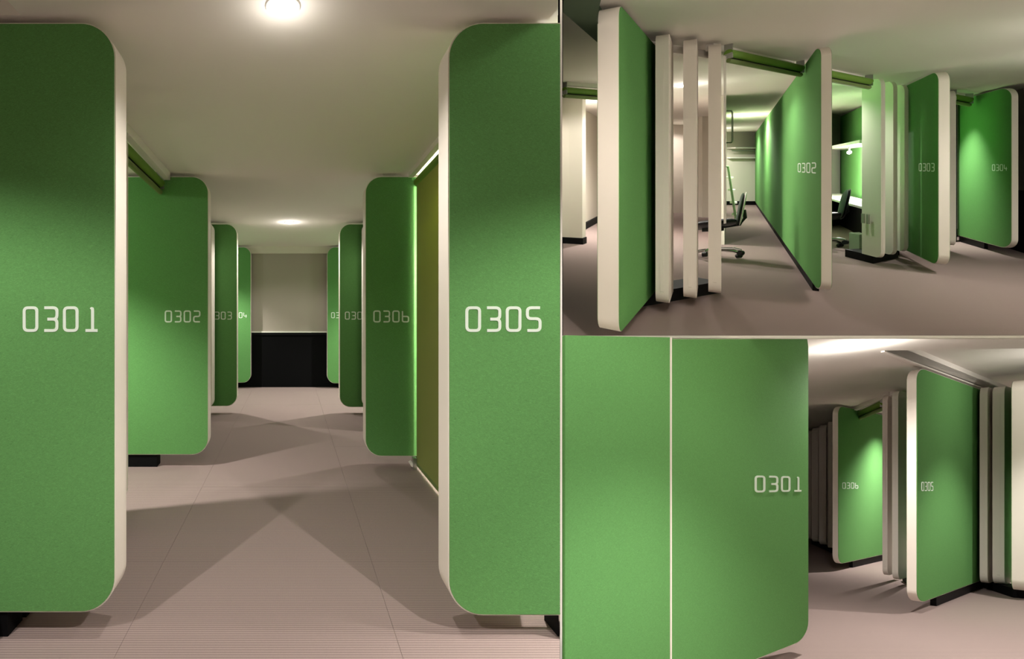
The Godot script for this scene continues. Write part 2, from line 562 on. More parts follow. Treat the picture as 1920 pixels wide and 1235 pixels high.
func build_lights() -> void:
	# aisle
	downlight("glowing ceiling downlight nearest the viewer above the aisle", LEVEL, Vector2(-0.03, 1.74), 1.5, 72, 0.016)
	downlight("glowing ceiling downlight farther down the aisle near the end wall", LEVEL, Vector2(-0.02, 5.84), 1.2, 78, 0.04, CEIL, "", 0.3)
	# the lobby behind the viewer and the booths beside the aisle
	downlight("ceiling downlight in the lobby left of the viewer", LEVEL, Vector2(-1.5, 0.2), 4.0, 64, 0.0, 2.6, "", 0.3, 0.4)
	downlight("ceiling downlight in the lobby right of the viewer", LEVEL, Vector2(1.5, 0.2), 4.6, 63, 0.0, 2.6, "", 0.3, 0.4)
	downlight("ceiling downlight in the first booth on the left of the aisle", LEVEL, Vector2(-2.0, 2.7), 7.0, 58, 0.03, CEIL, "", 0.6)
	downlight("ceiling downlight in the second booth on the left of the aisle", LEVEL, Vector2(-1.8, 4.6), 0.3, 66, 0.04, CEIL, "", 0.4)
	downlight("ceiling downlight in the third booth on the left of the aisle", LEVEL, Vector2(-1.6, 6.9), 4.5, 62, 0.03, CEIL, "", 0.5)
	downlight("ceiling downlight behind the drawn green blind", LEVEL, Vector2(1.33, 3.0), 5.0, 66, 0.3, CEIL, "", 0.5, 0.4)
	downlight("ceiling downlight in the second booth on the right of the aisle", LEVEL, Vector2(1.8, 4.6), 1.7, 66, 0.04, CEIL, "", 0.4)
	downlight("ceiling downlight in the third booth on the right of the aisle", LEVEL, Vector2(2.0, 6.9), 7.0, 60, 0.03, CEIL, "", 0.5)
	# upper ramp
	downlight("small ceiling downlight in the open booth with the ladder", CLIMB, Vector2(9.75, 10.36), 4.5, 82, 0.02, CEIL, "", 0.3, 0.3)
	downlight("added unseen downlight that brightens the back wall of the open booth", CLIMB, Vector2(12.35, 14.0), 5.5, 82, 0.05, CEIL, "", 0.3, 0.4)  # added out of sight to brighten the booth's back wall
	downlight("ceiling downlight in the open booth behind the three white fins", CLIMB, Vector2(5.35, 6.57), 2.5, 84, 0.05, CEIL, "", 0.3, 0.3)
	downlight("small ceiling downlight glimpsed between the rightmost white fins", CLIMB, Vector2(10.16, 11.83), 1.5, 80, 0.03, CEIL, "", 0.3, 0.3)
	downlight("ceiling downlight in the lobby before the upper ramp", CLIMB, Vector2(1.72, 1.70), 0.8, 80, 0.6, CEIL, "", 0.6, 0.15)
	downlight("added unseen downlight lifting the ceiling over the upper walkway", CLIMB, Vector2(6.4, 3.2), 0.25, 60, 3.2, CEIL, "", 0.9, 0.25)  # added outside the view, nearly all fill, to lift the upper ceiling
	downlight("added unseen downlight brightening the upper walkway before the 0303 partition", CLIMB, Vector2(7.9, 4.3), 1.7, 70, 0.25, CEIL, "", 0.9, 0.3)  # added beyond the right margin to light ceiling and board edges
	downlight("ceiling downlight in the booth behind the close fins", CLIMB, Vector2(8.7, 7.2), 3.6, 68, 0.0)
	downlight("added unseen downlight behind the long partition brightening the close fins", CLIMB, Vector2(7.0, 6.5), 1.6, 72, 0.0)  # added behind the partition to brighten the first close fin
	downlight("ceiling downlight in the booth before the last upper partition", CLIMB, Vector2(10.0, 7.55), 9.0, 52, 0.0)
	downlight("ceiling downlight over the white column", CLIMB, Vector2(5.2, 8.0), 9.0, 74, 0.03)
	# lower ramp
	downlight("glowing ceiling downlight of the lower right view", FALL, Vector2(4.535, 3.80), 5.6, 82, 0.05, CEIL, "", 0.5, 0.12)
	downlight("ceiling downlight in the booth beside the lower middle partition", FALL, Vector2(9.4, 6.95), 13.0, 66, 0.0, CEIL, "", 0.8)
	downlight("ceiling downlight in the lobby at the right of the lower view", FALL, Vector2(7.3, 3.95), 6.5, 60, 0.08, 2.46, "", 0.4, 0.4)
	downlight("ceiling downlight in the far booth of the lower view", FALL, Vector2(9.9, 7.9), 3.0, 66, 0.05)
	downlight("added unseen lobby downlight brightening the blank felt panel and its neighbour", FALL, Vector2(2.4, 1.28), 7.5, 62, 0.0, CEIL, "", 0.4)  # added outside the view to brighten the two big felt panels

func build_shell() -> void:
	# --- left aisle
	var f := structure("floor", sheet(LEVEL, [Vector2(-3.4, -3.6), Vector2(4.6, -3.6), Vector2(4.6, 0.9), Vector2(0.5, 0.9), Vector2(4.48, 8.1), Vector2(-3.4, 8.1)], -0.12, -0.012), mats.black, "carpeted floor of the left aisle", "floor")
	var rng := RandomNumberGenerator.new()
	rng.seed = 5
	var tile := 1.02
	for i in range(-4, 5):
		for j in range(-2, 7):
			var x0 := i * tile + 0.395
			var d0 := j * tile + 2.355
			var cell := PackedVector2Array([Vector2(x0, d0), Vector2(x0 + tile - 0.0012, d0), Vector2(x0 + tile - 0.0012, d0 + tile - 0.0012), Vector2(x0, d0 + tile - 0.0012)])
			for piece in Geometry2D.intersect_polygons(cell, PackedVector2Array([Vector2(-3.39, 0.44), Vector2(0.2455, 0.44), Vector2(4.4735, 7.99), Vector2(-3.39, 7.99)])):
				part("carpet_tile", sheet(LEVEL, Array(piece), -0.012, rng.randf_range(-0.0006, 0.0)), mats.carpet, f)
	structure("floor_lobby", sheet(LEVEL, [Vector2(-3.4, -3.5), Vector2(4.5, -3.5), Vector2(4.5, 0.43), Vector2(-3.4, 0.43)], -0.012, 0.0), mats.carpet, "carpet of the lobby before the booths", "floor")
	structure("ceiling", sheet(LEVEL, [Vector2(-3.4, 1.795), Vector2(0.997, 1.795), Vector2(4.5, 8.1), Vector2(-3.4, 8.1)], CEIL, CEIL + 0.3), mats.ceiling, "off-white ceiling over the left aisle", "ceiling")
	structure("ceiling_drop", sheet(LEVEL, [Vector2(-1.012, -3.5), Vector2(1.0, -3.5), Vector2(1.0, 1.5), Vector2(0.89, 1.6), Vector2(0.998, 1.795), Vector2(-1.012, 1.795)], CEIL, CEIL + 0.3), mats.ceiling, "dropped ceiling strip over the start of the aisle", "ceiling")
	structure("ceiling_lobby", sheet(LEVEL, [Vector2(-3.4, -3.6), Vector2(4.5, -3.6), Vector2(4.5, 0.9), Vector2(1.0, 1.79), Vector2(-3.4, 1.79)], 2.6, 2.7), mats.ceiling, "higher lobby ceiling", "ceiling")
	structure("wall_left", sheet(LEVEL, [Vector2(-3.5, -3.6), Vector2(-3.4, -3.6), Vector2(-3.4, 8.2), Vector2(-3.5, 8.2)], -0.1, 2.7), mats.paint, "white wall behind the left booths", "wall")
	structure("wall_lobby", sheet(LEVEL, [Vector2(-3.5, -3.7), Vector2(4.6, -3.7), Vector2(4.6, -3.6), Vector2(-3.5, -3.6)], -0.1, 2.7), mats.paint, "white lobby wall", "wall")
	structure("wall_back", sheet(LEVEL, [Vector2(-3.4, 8.0), Vector2(4.45, 8.0), Vector2(4.5, 8.15), Vector2(-3.4, 8.15)], -0.05, 2.4), mats.paint, "end wall of the left aisle", "wall")
	# --- the thin wall between the left aisle and the two right-hand compartments
	structure("wall_divider", sheet(LEVEL, [Vector2(1.79 * 0.5600, 1.79), Vector2(1.79 * 0.5645, 1.79), Vector2(17.0 * 0.5645, 17.0), Vector2(17.0 * 0.5600, 17.0)], -4.5, 8.2), mats.white, "thin white wall dividing the aisle from the right-hand views", "wall")
	# --- the tapering floor edge between the upper and the lower compartment
	var st := SurfaceTool.new()
	st.begin(Mesh.PRIMITIVE_TRIANGLES)
	var d0 := 3.0
	var d1 := 3.45
	var lip := [Vector3(d0 * 0.5645, 1.213 - 0.0450 * d0, -d0), Vector3(d0 * 2.6, 1.213 - 0.0450 * d0, -d0), Vector3(d1 * 2.6, 1.213 - 0.0450 * d1, -d1), Vector3(d1 * 0.5645, 1.213 - 0.0450 * d1, -d1)]
	var und := [Vector3(d0 * 0.5645, 1.213 - 0.0506 * d0, -d0), Vector3(d0 * 2.6, 1.213 - 0.0506 * d0, -d0), Vector3(3.69 * 2.6, 1.213 - 0.0506 * 3.69, -3.69), Vector3(3.69 * 0.5645, 1.213 - 0.0506 * 3.69, -3.69)]
	for q in [[lip[0], lip[1], lip[2], lip[3], Vector3.UP], [und[0], und[1], und[2], und[3], Vector3.DOWN], [lip[0], lip[1], und[1], und[0], Vector3.BACK], [lip[3], lip[2], und[2], und[3], Vector3.FORWARD], [lip[1], lip[2], und[2], und[1], Vector3.RIGHT], [lip[0], lip[3], und[3], und[0], Vector3.LEFT]]:
		var n: Vector3 = q[4]
		tri(st, q[0], q[1], q[2], n, n, n, Vector2.ZERO, Vector2.ZERO, Vector2.ZERO)
		tri(st, q[0], q[2], q[3], n, n, n, Vector2.ZERO, Vector2.ZERO, Vector2.ZERO)
	structure("trim_1", st.commit(), mats.white, "thin white floor edge between the upper and lower views", "trim")
	# --- upper ramp
	var far := 16.6
	structure("floor_upper", sheet(CLIMB, [Vector2(3.45 * 0.566, 3.45), Vector2(3.45 * 2.6, 3.45), Vector2(9.5 * 2.6, 9.5), Vector2(far * 1.25, far), Vector2(far * 0.566, far)], -0.012, 0.0), mats.carpet, "grey ribbed carpet of the upper right view", "floor")
	structure("ceiling_upper", sheet(CLIMB, [Vector2(1.0 * 0.566, 1.0), Vector2(1.0 * 2.6, 1.0), Vector2(9.5 * 2.6, 9.5), Vector2(far * 1.25, far), Vector2(far * 0.566, far)], CEIL, CEIL + 0.12), mats.ceiling, "off-white ceiling of the upper right view", "ceiling")
	structure("wall_upper_right", bar(CLIMB, Vector2(2.65, 1.0), Vector2(24.7, 9.5), -0.1, CEIL, 0.1), mats.paint, "white wall beyond the walkway of the upper view", "wall")
	structure("wall_upper_far", bar(CLIMB, Vector2(9.3, 16.55), Vector2(21.0, 16.55), -0.1, CEIL, 0.1), mats.paint, "far white wall of the upper view", "wall")
	# --- lower ramp
	structure("floor_lower", sheet(FALL, [Vector2(1.6 * 0.566, 1.6), Vector2(1.6 * 1.9, 1.6), Vector2(11.5 * 1.9, 11.5), Vector2(11.5 * 0.566, 11.5)], -0.1, 0.0), mats.carpet, "grey ribbed carpet of the lower right view", "floor")
	structure("ceiling_lower", sheet(FALL, [Vector2(3.70 * 0.566, 3.70), Vector2(8.27, 3.70), Vector2(8.2, 3.83), Vector2(4.97, 4.02), Vector2(19.2, 11.22), Vector2(19.2, 11.5), Vector2(11.5 * 0.566, 11.5)], CEIL, CEIL + 0.08), mats.ceiling, "off-white ceiling over the aisle of the lower right view", "ceiling")
	structure("ceiling_lower_raised", sheet(FALL, [Vector2(4.97, 4.02), Vector2(8.2, 3.83), Vector2(19.2, 9.5), Vector2(19.2, 11.22)], 2.46, 2.54), mats.ceiling, "raised off-white ceiling right of the lower partition", "ceiling")
	structure("trim_bulkhead", bar(FALL, Vector2(4.97, 4.02), Vector2(19.2, 11.22), CEIL - 0.012, 2.46, 0.02, 0.01), mats.ceiling, "bulkhead step in the lower ceiling", "trim")
	structure("wall_lower_far", bar(FALL, Vector2(6.4, 11.4), Vector2(21.5, 11.4), -0.1, CEIL, 0.1), mats.paint, "far white wall of the lower view", "wall")

func build_aisle() -> void:
	var dl := [1.793, 3.80, 5.807, 7.80]
	var names_l := ["0301", "0302", "0303", "0304"]
	var names_r := ["0305", "0306", "0307", "0308"]
	for i in 4:
		var d: float = dl[i]
		partition("green felt partition numbered %s on the left of the aisle" % names_l[i], "numbered partitions along the left aisle", LEVEL, Vector2(-0.6556, d), Vector2(-3.39, d), Vector2(0, 1), 0.116,
			{"number": names_l[i], "s0": 0.345, "s1": 0.062, "plinth": 0.41, "h": 1.194})
		partition("green felt partition numbered %s on the right of the aisle" % names_r[i], "numbered partitions along the left aisle", LEVEL, Vector2(0.586, d), Vector2(d * 0.5598, d), Vector2(0, 1), 0.116,
			{"number": names_r[i], "s0": 0.063, "s1": 0.347, "plinth": 0.42, "h": 1.194, "low": 0.088})
	# fins
	var where := ["nearest the viewer", "in the middle", "farthest from the viewer"]
	for k in 3:
		var d := 1.925 + k * 0.33
		fin("cream fin behind the 0301 partition, %s" % where[k], "fins behind 0301", LEVEL, Vector2(-0.963, d), Vector2(-1.5, d), Vector2(0, 1), 0.25)
	for k in 3:
		var d := 4.92 + k * 0.3
		fin("cream fin on the left of the aisle before 0303, %s" % where[k], "fins before 0303", LEVEL, Vector2(-0.915, d), Vector2(-1.5, d), Vector2(0, 1), 0.22)
		fin("cream fin on the right of the aisle before 0307, %s" % where[k], "fins before 0307", LEVEL, Vector2(0.842, d), Vector2(1.4, d), Vector2(0, 1), 0.22)
	# plinths under the fins
	for q in [[-1.10, -1.5, 0.5, 1.79], [-1.06, -1.5, 1.92, 2.85], [-1.0, -1.5, 4.95, 5.8], [0.95, 1.4, 4.95, 5.8]]:
		structure("baseboard_fins", sheet(LEVEL, [Vector2(q[0], q[2]), Vector2(q[1], q[2]), Vector2(q[1], q[3]), Vector2(q[0], q[3])], 0.0, 0.1), mats.black, "black plinth under the cream fins", "baseboard")
	structure("baseboard_right", sheet(LEVEL, [Vector2(1.012, 1.822), Vector2(1.064, 1.914), Vector2(1.012, 1.914)], 0.0, 0.1), mats.black, "black plinth at the lobby end of the right booths", "baseboard")
	# blinds: rolled up on the left, drawn down on the right
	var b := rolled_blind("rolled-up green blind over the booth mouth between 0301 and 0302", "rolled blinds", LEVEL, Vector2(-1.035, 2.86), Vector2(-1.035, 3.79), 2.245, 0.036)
	structure("trim_blind_box", sheet(LEVEL, [Vector2(-0.955, 1.92), Vector2(-1.0, 1.92), Vector2(-1.0, 3.79), Vector2(-0.955, 3.79)], 2.27, CEIL), mats.ceiling, "white blind box under the ceiling on the left", "trim")
	structure("trim_blind_box", sheet(LEVEL, [Vector2(0.925, 1.92), Vector2(0.965, 1.92), Vector2(0.965, 3.79), Vector2(0.925, 3.79)], 2.29, CEIL), mats.ceiling, "white blind box under the ceiling on the right", "trim")
	var t := thing("roller_blind", "olive green roller blind drawn down beside the 0306 partition", "blind", "", Vector3(1.0, 2.25, -3.0))
	var kids: Array = []
	kids.append(part("fabric_roll", tube([Vector3(1.0, 2.25, -2.1), Vector3(1.0, 2.25, -3.78)], 0.036, 20), mats.roller, t))
	kids.append(part("fabric", bar(LEVEL, Vector2(0.985, 2.1), Vector2(0.985, 3.765), 0.05, 2.25, 0.003), mats.blind, t))
	kids.append(part("hem_bar", bar(LEVEL, Vector2(0.985, 2.1), Vector2(0.985, 3.765), 0.03, 0.055, 0.014), mats.hem, t))
	kids.append(part("guide_bracket", bar(LEVEL, Vector2(0.965, 3.74), Vector2(0.965, 3.785), 0.0, 0.09, 0.03), mats.metal, t))
	kids.append(part("chain_holder", tube([Vector3(0.93, 0.06, -3.77), Vector3(0.955, 0.02, -3.76)], 0.012, 10), mats.white, t))
	for c in t.get_children():
		c.position = -t.position
	# end wall: pelmet, grey screen, white sill, black wainscot
	structure("trim_pelmet", sheet(LEVEL, [Vector2(-0.9, 7.93), Vector2(0.9, 7.93), Vector2(0.9, 8.0), Vector2(-0.9, 8.0)], 2.215, CEIL), mats.paint, "pale pelmet across the top of the end wall", "trim")
	var s := thing("window_screen", "grey fabric screen drawn over the end wall of the aisle", "screen", "", Vector3(0, 0.9, -7.985))
	var k0 := part("fabric", sheet(LEVEL, [Vector2(-0.66, 7.975), Vector2(0.60, 7.975), Vector2(0.60, 7.985), Vector2(-0.66, 7.985)], 0.925, 2.26), mats.screen, s)
	var k1 := part("bottom_rail", sheet(LEVEL, [Vector2(-0.66, 7.955), Vector2(0.60, 7.955), Vector2(0.60, 7.985), Vector2(-0.66, 7.985)], 0.905, 0.928), mats.white, s)
	for c in s.get_children():
		c.position = -s.position
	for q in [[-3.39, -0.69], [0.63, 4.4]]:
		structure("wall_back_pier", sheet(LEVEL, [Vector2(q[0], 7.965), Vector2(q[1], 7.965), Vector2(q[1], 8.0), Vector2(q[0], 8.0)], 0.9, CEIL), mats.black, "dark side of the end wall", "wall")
	var w := structure("wall_wainscot", sheet(LEVEL, [Vector2(-3.39, 7.96), Vector2(4.4, 7.96), Vector2(4.4, 8.0), Vector2(-3.39, 8.0)], 0.0, 0.9), mats.wainscot, "black wainscot along the end wall", "wall")
	part("cap_rail", sheet(LEVEL, [Vector2(-3.39, 7.94), Vector2(4.4, 7.94), Vector2(4.4, 7.96), Vector2(-3.39, 7.96)], 0.862, 0.895), mats.black, w)

func build_upper() -> void:
	var m := CLIMB
	# --- far left: beam with its shade in the colour, column, wall, rail
	structure("ceiling_beam", sheet(m, [Vector2(1.535, 2.7), Vector2(1.715, 3.03), Vector2(2.49, 3.86), Vector2(2.50, 3.75), Vector2(2.03, 3.2), Vector2(1.78, 2.75)], 2.19, CEIL), mats.beam, "beam under the ceiling at the upper left with shade put into its dark green-grey colour", "beam")
	structure("wall_column", sheet(m, [Vector2(4.05, 7.75), Vector2(4.40, 7.60), Vector2(4.56, 7.52), Vector2(4.70, 7.66), Vector2(4.5, 8.3), Vector2(4.05, 8.3)], 0.085, CEIL), mats.paint, "white column beside the blind at the upper left", "column")
	structure("baseboard_column", sheet(m, [Vector2(4.05, 7.74), Vector2(4.40, 7.59), Vector2(4.565, 7.51), Vector2(4.71, 7.65), Vector2(4.5, 8.3), Vector2(4.05, 8.3)], 0.0, 0.1), mats.black, "black base of the white column", "baseboard")
	structure("wall_upper_left", bar(m, Vector2(5.5, 9.2), Vector2(9.2, 13.6), 0.0, CEIL, 0.1), mats.paint, "pale wall behind the white column", "wall")
	structure("baseboard_upper_left", bar(m, Vector2(5.52, 9.18), Vector2(9.22, 13.58), 0.0, 0.12, 0.13, 0.0), mats.black, "black baseboard behind the white column", "baseboard")
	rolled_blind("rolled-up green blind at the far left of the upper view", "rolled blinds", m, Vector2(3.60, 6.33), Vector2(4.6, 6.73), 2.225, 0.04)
	structure("trim_blind_box", bar(m, Vector2(3.60, 6.33), Vector2(4.6, 6.73), 2.285, CEIL, 0.09), mats.ceiling, "white blind box above the far left blind", "trim")

	# --- the 0301 partition seen from behind, at the left
	var a := Vector2(2.176, 3.19)
	var b := Vector2(3.35, 4.39)
	var u := (b - a).normalized()
	partition("dark green partition with a broad white edge at the upper left", "partitions of the upper view", m, a, b, Vector2(-u.y, u.x), 0.12, {"rs": 0.09, "rh": 0.1, "trim": 0.004})
	# --- three separate fins
	var which := ["leftmost", "middle", "rightmost"]
	var fs := [Vector2(2.971, 3.915), Vector2(3.316, 4.06), Vector2(3.667, 4.22)]
	for k in 3:
		fin("white free-standing fin left of the 0302 booth, %s of three" % which[k], "open fins of the upper view", m, fs[k], fs[k] + Vector2(0.66, 0.75) * 0.6, Vector2(0.75, -0.66), 0.085)
	structure("baseboard_fins_upper", bar(m, Vector2(3.05, 4.17), Vector2(4.131, 4.63), 0.0, 0.11, 0.2, 0.1), mats.black, "black plinth under the three white fins", "baseboard")
	structure("trim_fin_head", bar(m, Vector2(2.95, 4.15), Vector2(4.1, 4.66), 2.26, CEIL, 0.2, 0.1), mats.ceiling, "pale head strip above the three white fins", "trim")
	structure("wall_beyond_fins", bar(m, Vector2(8.6, 12.4), Vector2(11.4, 13.0), 0.0, CEIL, 0.1), mats.screen, "grey wall seen between the white fins", "wall")
	structure("wall_column_beyond", sheet(m, [Vector2(9.08, 10.6), Vector2(9.24, 10.6), Vector2(9.24, 10.9), Vector2(9.08, 10.9)], 0.1, CEIL), mats.paint, "slim white column seen between the fins", "column")
	# --- blinds along the walkway
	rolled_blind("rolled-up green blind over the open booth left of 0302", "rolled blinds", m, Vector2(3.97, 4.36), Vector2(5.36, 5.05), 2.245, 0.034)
	structure("trim_blind_box", bar(m, Vector2(3.80, 4.36), Vector2(5.31, 5.11), 2.27, CEIL, 0.06), mats.ceiling, "white blind box left of 0302", "trim")
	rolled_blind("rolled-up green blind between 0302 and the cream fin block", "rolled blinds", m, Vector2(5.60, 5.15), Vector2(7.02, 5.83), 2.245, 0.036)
	structure("trim_blind_box", bar(m, Vector2(5.55, 5.21), Vector2(7.0, 5.91), 2.27, CEIL, 0.06), mats.ceiling, "white blind box right of 0302", "trim")
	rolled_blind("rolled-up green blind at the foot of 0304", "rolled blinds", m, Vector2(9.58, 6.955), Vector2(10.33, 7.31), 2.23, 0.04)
	structure("trim_blind_box", bar(m, Vector2(9.38, 6.97), Vector2(10.31, 7.38), 2.28, CEIL, 0.06), mats.ceiling, "white blind box beside 0304", "trim")
	var chain := thing("blind_chain", "white bead chain hanging at the left end of the open booth's blind", "chain", "", pt(m, Vector2(3.92, 4.36), 1.2))
	for k in 2:
		var c := part("chain_strand", tube([pt(m, Vector2(3.92 + k * 0.03, 4.345 + k * 0.02), 0.7), pt(m, Vector2(3.92 + k * 0.03, 4.345 + k * 0.02), 2.22)], 0.004, 8), mats.white, chain)
		c.position = -chain.position

	# --- 0302: the long partition with the number
	a = Vector2(4.606, 4.17)
	b = Vector2(14.887, 15.4)
	u = (b - a).normalized()
	partition("bright green partition numbered 0302 running deep into the upper view", "partitions of the upper view", m, a, b, Vector2(u.y, -u.x), 0.06,
		{"number": "0302", "s0": 1.93, "s1": 0.31, "tall": 0.105, "h": 1.205, "rs": 0.42, "rh": 0.13, "plinth": 0.75, "trim": 0.006, "trim_s": 0.012})
	# --- the booth left of 0302
	structure("wall_booth_left", bar(m, Vector2(6.77, 7.5), Vector2(11.3, 12.46), 0.0, CEIL, 0.05, 0.025), mats.paint, "white left wall of the open booth", "wall")
	structure("wall_booth_back", bar(m, Vector2(11.0, 15.4), Vector2(15.0, 15.4), 0.0, CEIL, 0.06, 0.03), mats.paint, "white back wall of the open booth", "wall")
	structure("baseboard_booth", bar(m, Vector2(11.0, 15.37), Vector2(14.87, 15.37), 0.0, 0.12, 0.03), mats.black, "black baseboard of the open booth's back wall", "baseboard")
	for q in [[1.80, "upper", 0.30], [1.49, "lower", 0.12]]:
		var sh := thing("wall_shelf", "%s white shelf on the back wall of the open booth" % q[1], "shelf", "", pt(m, Vector2(14.4, 15.3), q[0]))
		var c := part("shelf_board", bar(m, Vector2(13.95, 15.37 - q[2] * 0.5), Vector2(14.84, 15.37 - q[2] * 0.5), q[0], q[0] + 0.035, q[2]), mats.white, sh)
		c.position = -sh.position
		if q[1] == "upper":
			var r := part("hanging_rail", tube([pt(m, Vector2(13.95, 15.2), q[0] - 0.07), pt(m, Vector2(14.84, 15.2), q[0] - 0.07)], 0.015, 10), mats.metal, sh)
			r.position = -sh.position
	var hb := Vector2(7.12, 7.85)
	var hd := thing("grab_handle", "bent metal grab handle on the left wall of the open booth", "handle", "", pt(m, hb, 1.95))
	var bend: Array = []
	for q in [Vector2(0, 2.13), Vector2(0.075, 2.13), Vector2(0.095, 2.10), Vector2(0.095, 1.64), Vector2(0.075, 1.61), Vector2(0, 1.61)]:
		bend.append(pt(m, hb + Vector2(q.x, 0), q.y))
	var hc := part("bar", tube(bend, 0.012, 10), mats.metal, hd)
	hc.position = -hd.position
	var lb := Vector2(9.92, 10.7)
	var ld := thing("loft_ladder", "pale green ladder leaning in the open booth behind the chair", "ladder", "", pt(m, lb, 0.0))
	for k in 2:
		var off := Vector2(0.10, 0.11) * (k * 3.2)
		part("rail", tube([pt(m, lb + off, 0.0), pt(m, lb + off + Vector2(-0.23, -0.05), 1.22), pt(m, lb + off + Vector2(-0.36, -0.08), 1.23)], 0.022, 10), mats.ladder, ld)
	for k in 4:
		var h := 0.12 + k * 0.28
		var c0 := lb + Vector2(-0.23, -0.05) * (h / 1.22)
		part("tread", bar(m, c0, c0 + Vector2(0.32, 0.352), h, h + 0.03, 0.12), mats.white, ld)
	for c in ld.get_children():
		c.position = -ld.position
	office_chair("swivel chair with chrome base beside the open booth's ladder", pt(m, Vector2(5.62, 6.38), 0.0), -2.29)

	# --- the booth right of 0302: desk, shelf, lamp, chair
	a = Vector2(7.277, 5.395)
	b = Vector2(11.80, 10.31)
	u = (b - a).normalized()
	partition("dark green partition numbered 0303 in the upper view", "partitions of the upper view", m, a, b, Vector2(u.y, -u.x), 0.075,
		{"number": "0303", "s0": 0.76, "s1": 0.13, "tall": 0.1, "h": 1.21, "rs": 0.22, "rh": 0.13, "trim": 0.005, "trim_s": 0.008})
	var wall_n := Vector2(-u.y, u.x)
	structure("wall_booth_end", bar(m, Vector2(9.2, 9.09), Vector2(11.72, 10.25), 0.0, CEIL, 0.06, 0.03), mats.paint, "white end wall of the booth with the desk", "wall")
	var desk := thing("desk", "white desk top brightly lit in the booth right of 0302", "desk", "", pt(m, Vector2(9.5, 8.0), 0.66))
	part("desk_top", sheet(m, [Vector2(7.92, 6.65), Vector2(8.36, 6.68), Vector2(11.60, 10.16), Vector2(10.6, 9.69), Vector2(8.97, 7.86)], 0.63, 0.66), mats.white, desk)
	part("modesty_panel", board(m, a, u, wall_n, rect(1.6, 6.5, 0.0, 0.62), 0.02, 0.05), mats.black, desk)
	part("end_panel", bar(m, Vector2(9.6, 9.2), Vector2(11.6, 10.12), 0.0, 0.62, 0.03), mats.black, desk)
	for c in desk.get_children():
		c.position = -desk.position
	var sf := thing("wall_shelf", "white shelf above the lit desk in the booth right of 0302", "shelf", "", pt(m, Vector2(10.5, 9.0), 1.6))
	var sc := part("shelf_board", board(m, a, u, wall_n, rect(2.2, 6.45, 1.57, 1.62), 0.004, 0.30), mats.white, sf)
	sc.position = -sf.position
	var back_shelf := part("end_shelf", bar(m, Vector2(9.3, 9.0), Vector2(11.35, 9.93), 1.57, 1.62, 0.25), mats.white, sf)
	back_shelf.position = -sf.position
	var lp := Vector2(9.72, 8.36)
	var dl := thing("desk_lamp", "small glowing lamp under the shelf above the desk", "lamp", "", pt(m, lp, 1.47))
	part("bulb", lathe([Vector2(0.0, -0.03), Vector2(0.022, -0.02), Vector2(0.03, 0.0), Vector2(0.022, 0.02), Vector2(0.0, 0.03)], 16), mats.glow, dl)
	part("stem", tube([Vector3(0, 0.03, 0), Vector3(0, 0.11, 0)], 0.012, 10), mats.metal, dl)
	var o := OmniLight3D.new()
	o.name = "glow"
	o.light_energy = 2.6
	o.light_color = WARM
	o.light_size = 0.03
	o.omni_range = 20.0
	o.omni_attenuation = 2.0
	o.shadow_enabled = true
	o.position.y = -0.05
	dl.add_child(o)
	office_chair("dark swivel chair in front of the lit desk", pt(m, Vector2(7.94, 7.24), 0.0), -2.3, mats.plastic)
	var bin := thing("waste_bin", "pale green bin beside the cream fin block", "bin", "", pt(m, Vector2(7.98, 6.74), 0.0))
	var bc := part("bin_body", sheet(m, [Vector2(7.93, 6.7), Vector2(8.10, 6.78), Vector2(8.22, 6.95), Vector2(8.02, 6.9)], 0.0, 0.27), mats.ladder, bin)
	bc.position = -bin.position
	# --- block of three close fins before 0303
	var fb := [[Vector2(7.177, 5.84), Vector2(7.347, 6.18)], [Vector2(7.577, 6.04), Vector2(7.75, 6.4)], [Vector2(8.024, 6.28), Vector2(8.2, 6.62)]]
	for k in 3:
		var p: Vector2 = fb[k][0]
		var q: Vector2 = fb[k][1]
		var uu := (q - p).normalized()
		fin("cream fin in the close block before 0303, %s of three" % which[k], "close fins of the upper view", m, p, q, Vector2(uu.y, -uu.x), [0.035, 0.035, 0.035][k])
	structure("baseboard_fin_block", sheet(m, [Vector2(7.30, 6.02), Vector2(8.12, 6.42), Vector2(8.1, 6.62), Vector2(7.5, 6.5)], 0.0, 0.1), mats.black, "black plinth under the close fins", "baseboard")
	var sw := thing("wall_switch", "pair of small grey switch plates low on the cream fin block", "switch", "", pt(m, Vector2(7.26, 6.0), 0.6))
	for k in 2:
		var p0 := Vector2(7.205, 5.895) + Vector2(0.17, 0.34).normalized() * (0.1 + k * 0.1)
		var c := part("switch_plate", bar(m, p0, p0 + Vector2(0.17, 0.34).normalized() * 0.05, 0.50, 0.62, 0.012, 0.03), mats.grey_plate, sw)
		c.position = -sw.position
	# --- beyond 0303
	fin("narrow white fin showing behind the 0303 partition", "close fins of the upper view", m, Vector2(9.296, 6.83), Vector2(9.6, 7.2), Vector2(0.77, -0.63), 0.1)
	structure("wall_booth_third", bar(m, Vector2(10.6, 8.1), Vector2(12.2, 8.62), 0.0, CEIL, 0.06), mats.paint, "white booth wall between 0303 and 0304", "wall")
	structure("baseboard_booth_third", bar(m, Vector2(10.6, 8.05), Vector2(12.2, 8.57), 0.0, 0.13, 0.05), mats.black, "black baseboard between 0303 and 0304", "baseboard")
	structure("trim_jamb", bar(m, Vector2(10.74, 7.78), Vector2(10.80, 7.84), 0.0, CEIL, 0.06), mats.black, "dark jamb beside 0304", "trim")
	a = Vector2(9.652, 6.43)
	b = Vector2(10.86, 7.82)
	u = (b - a).normalized()
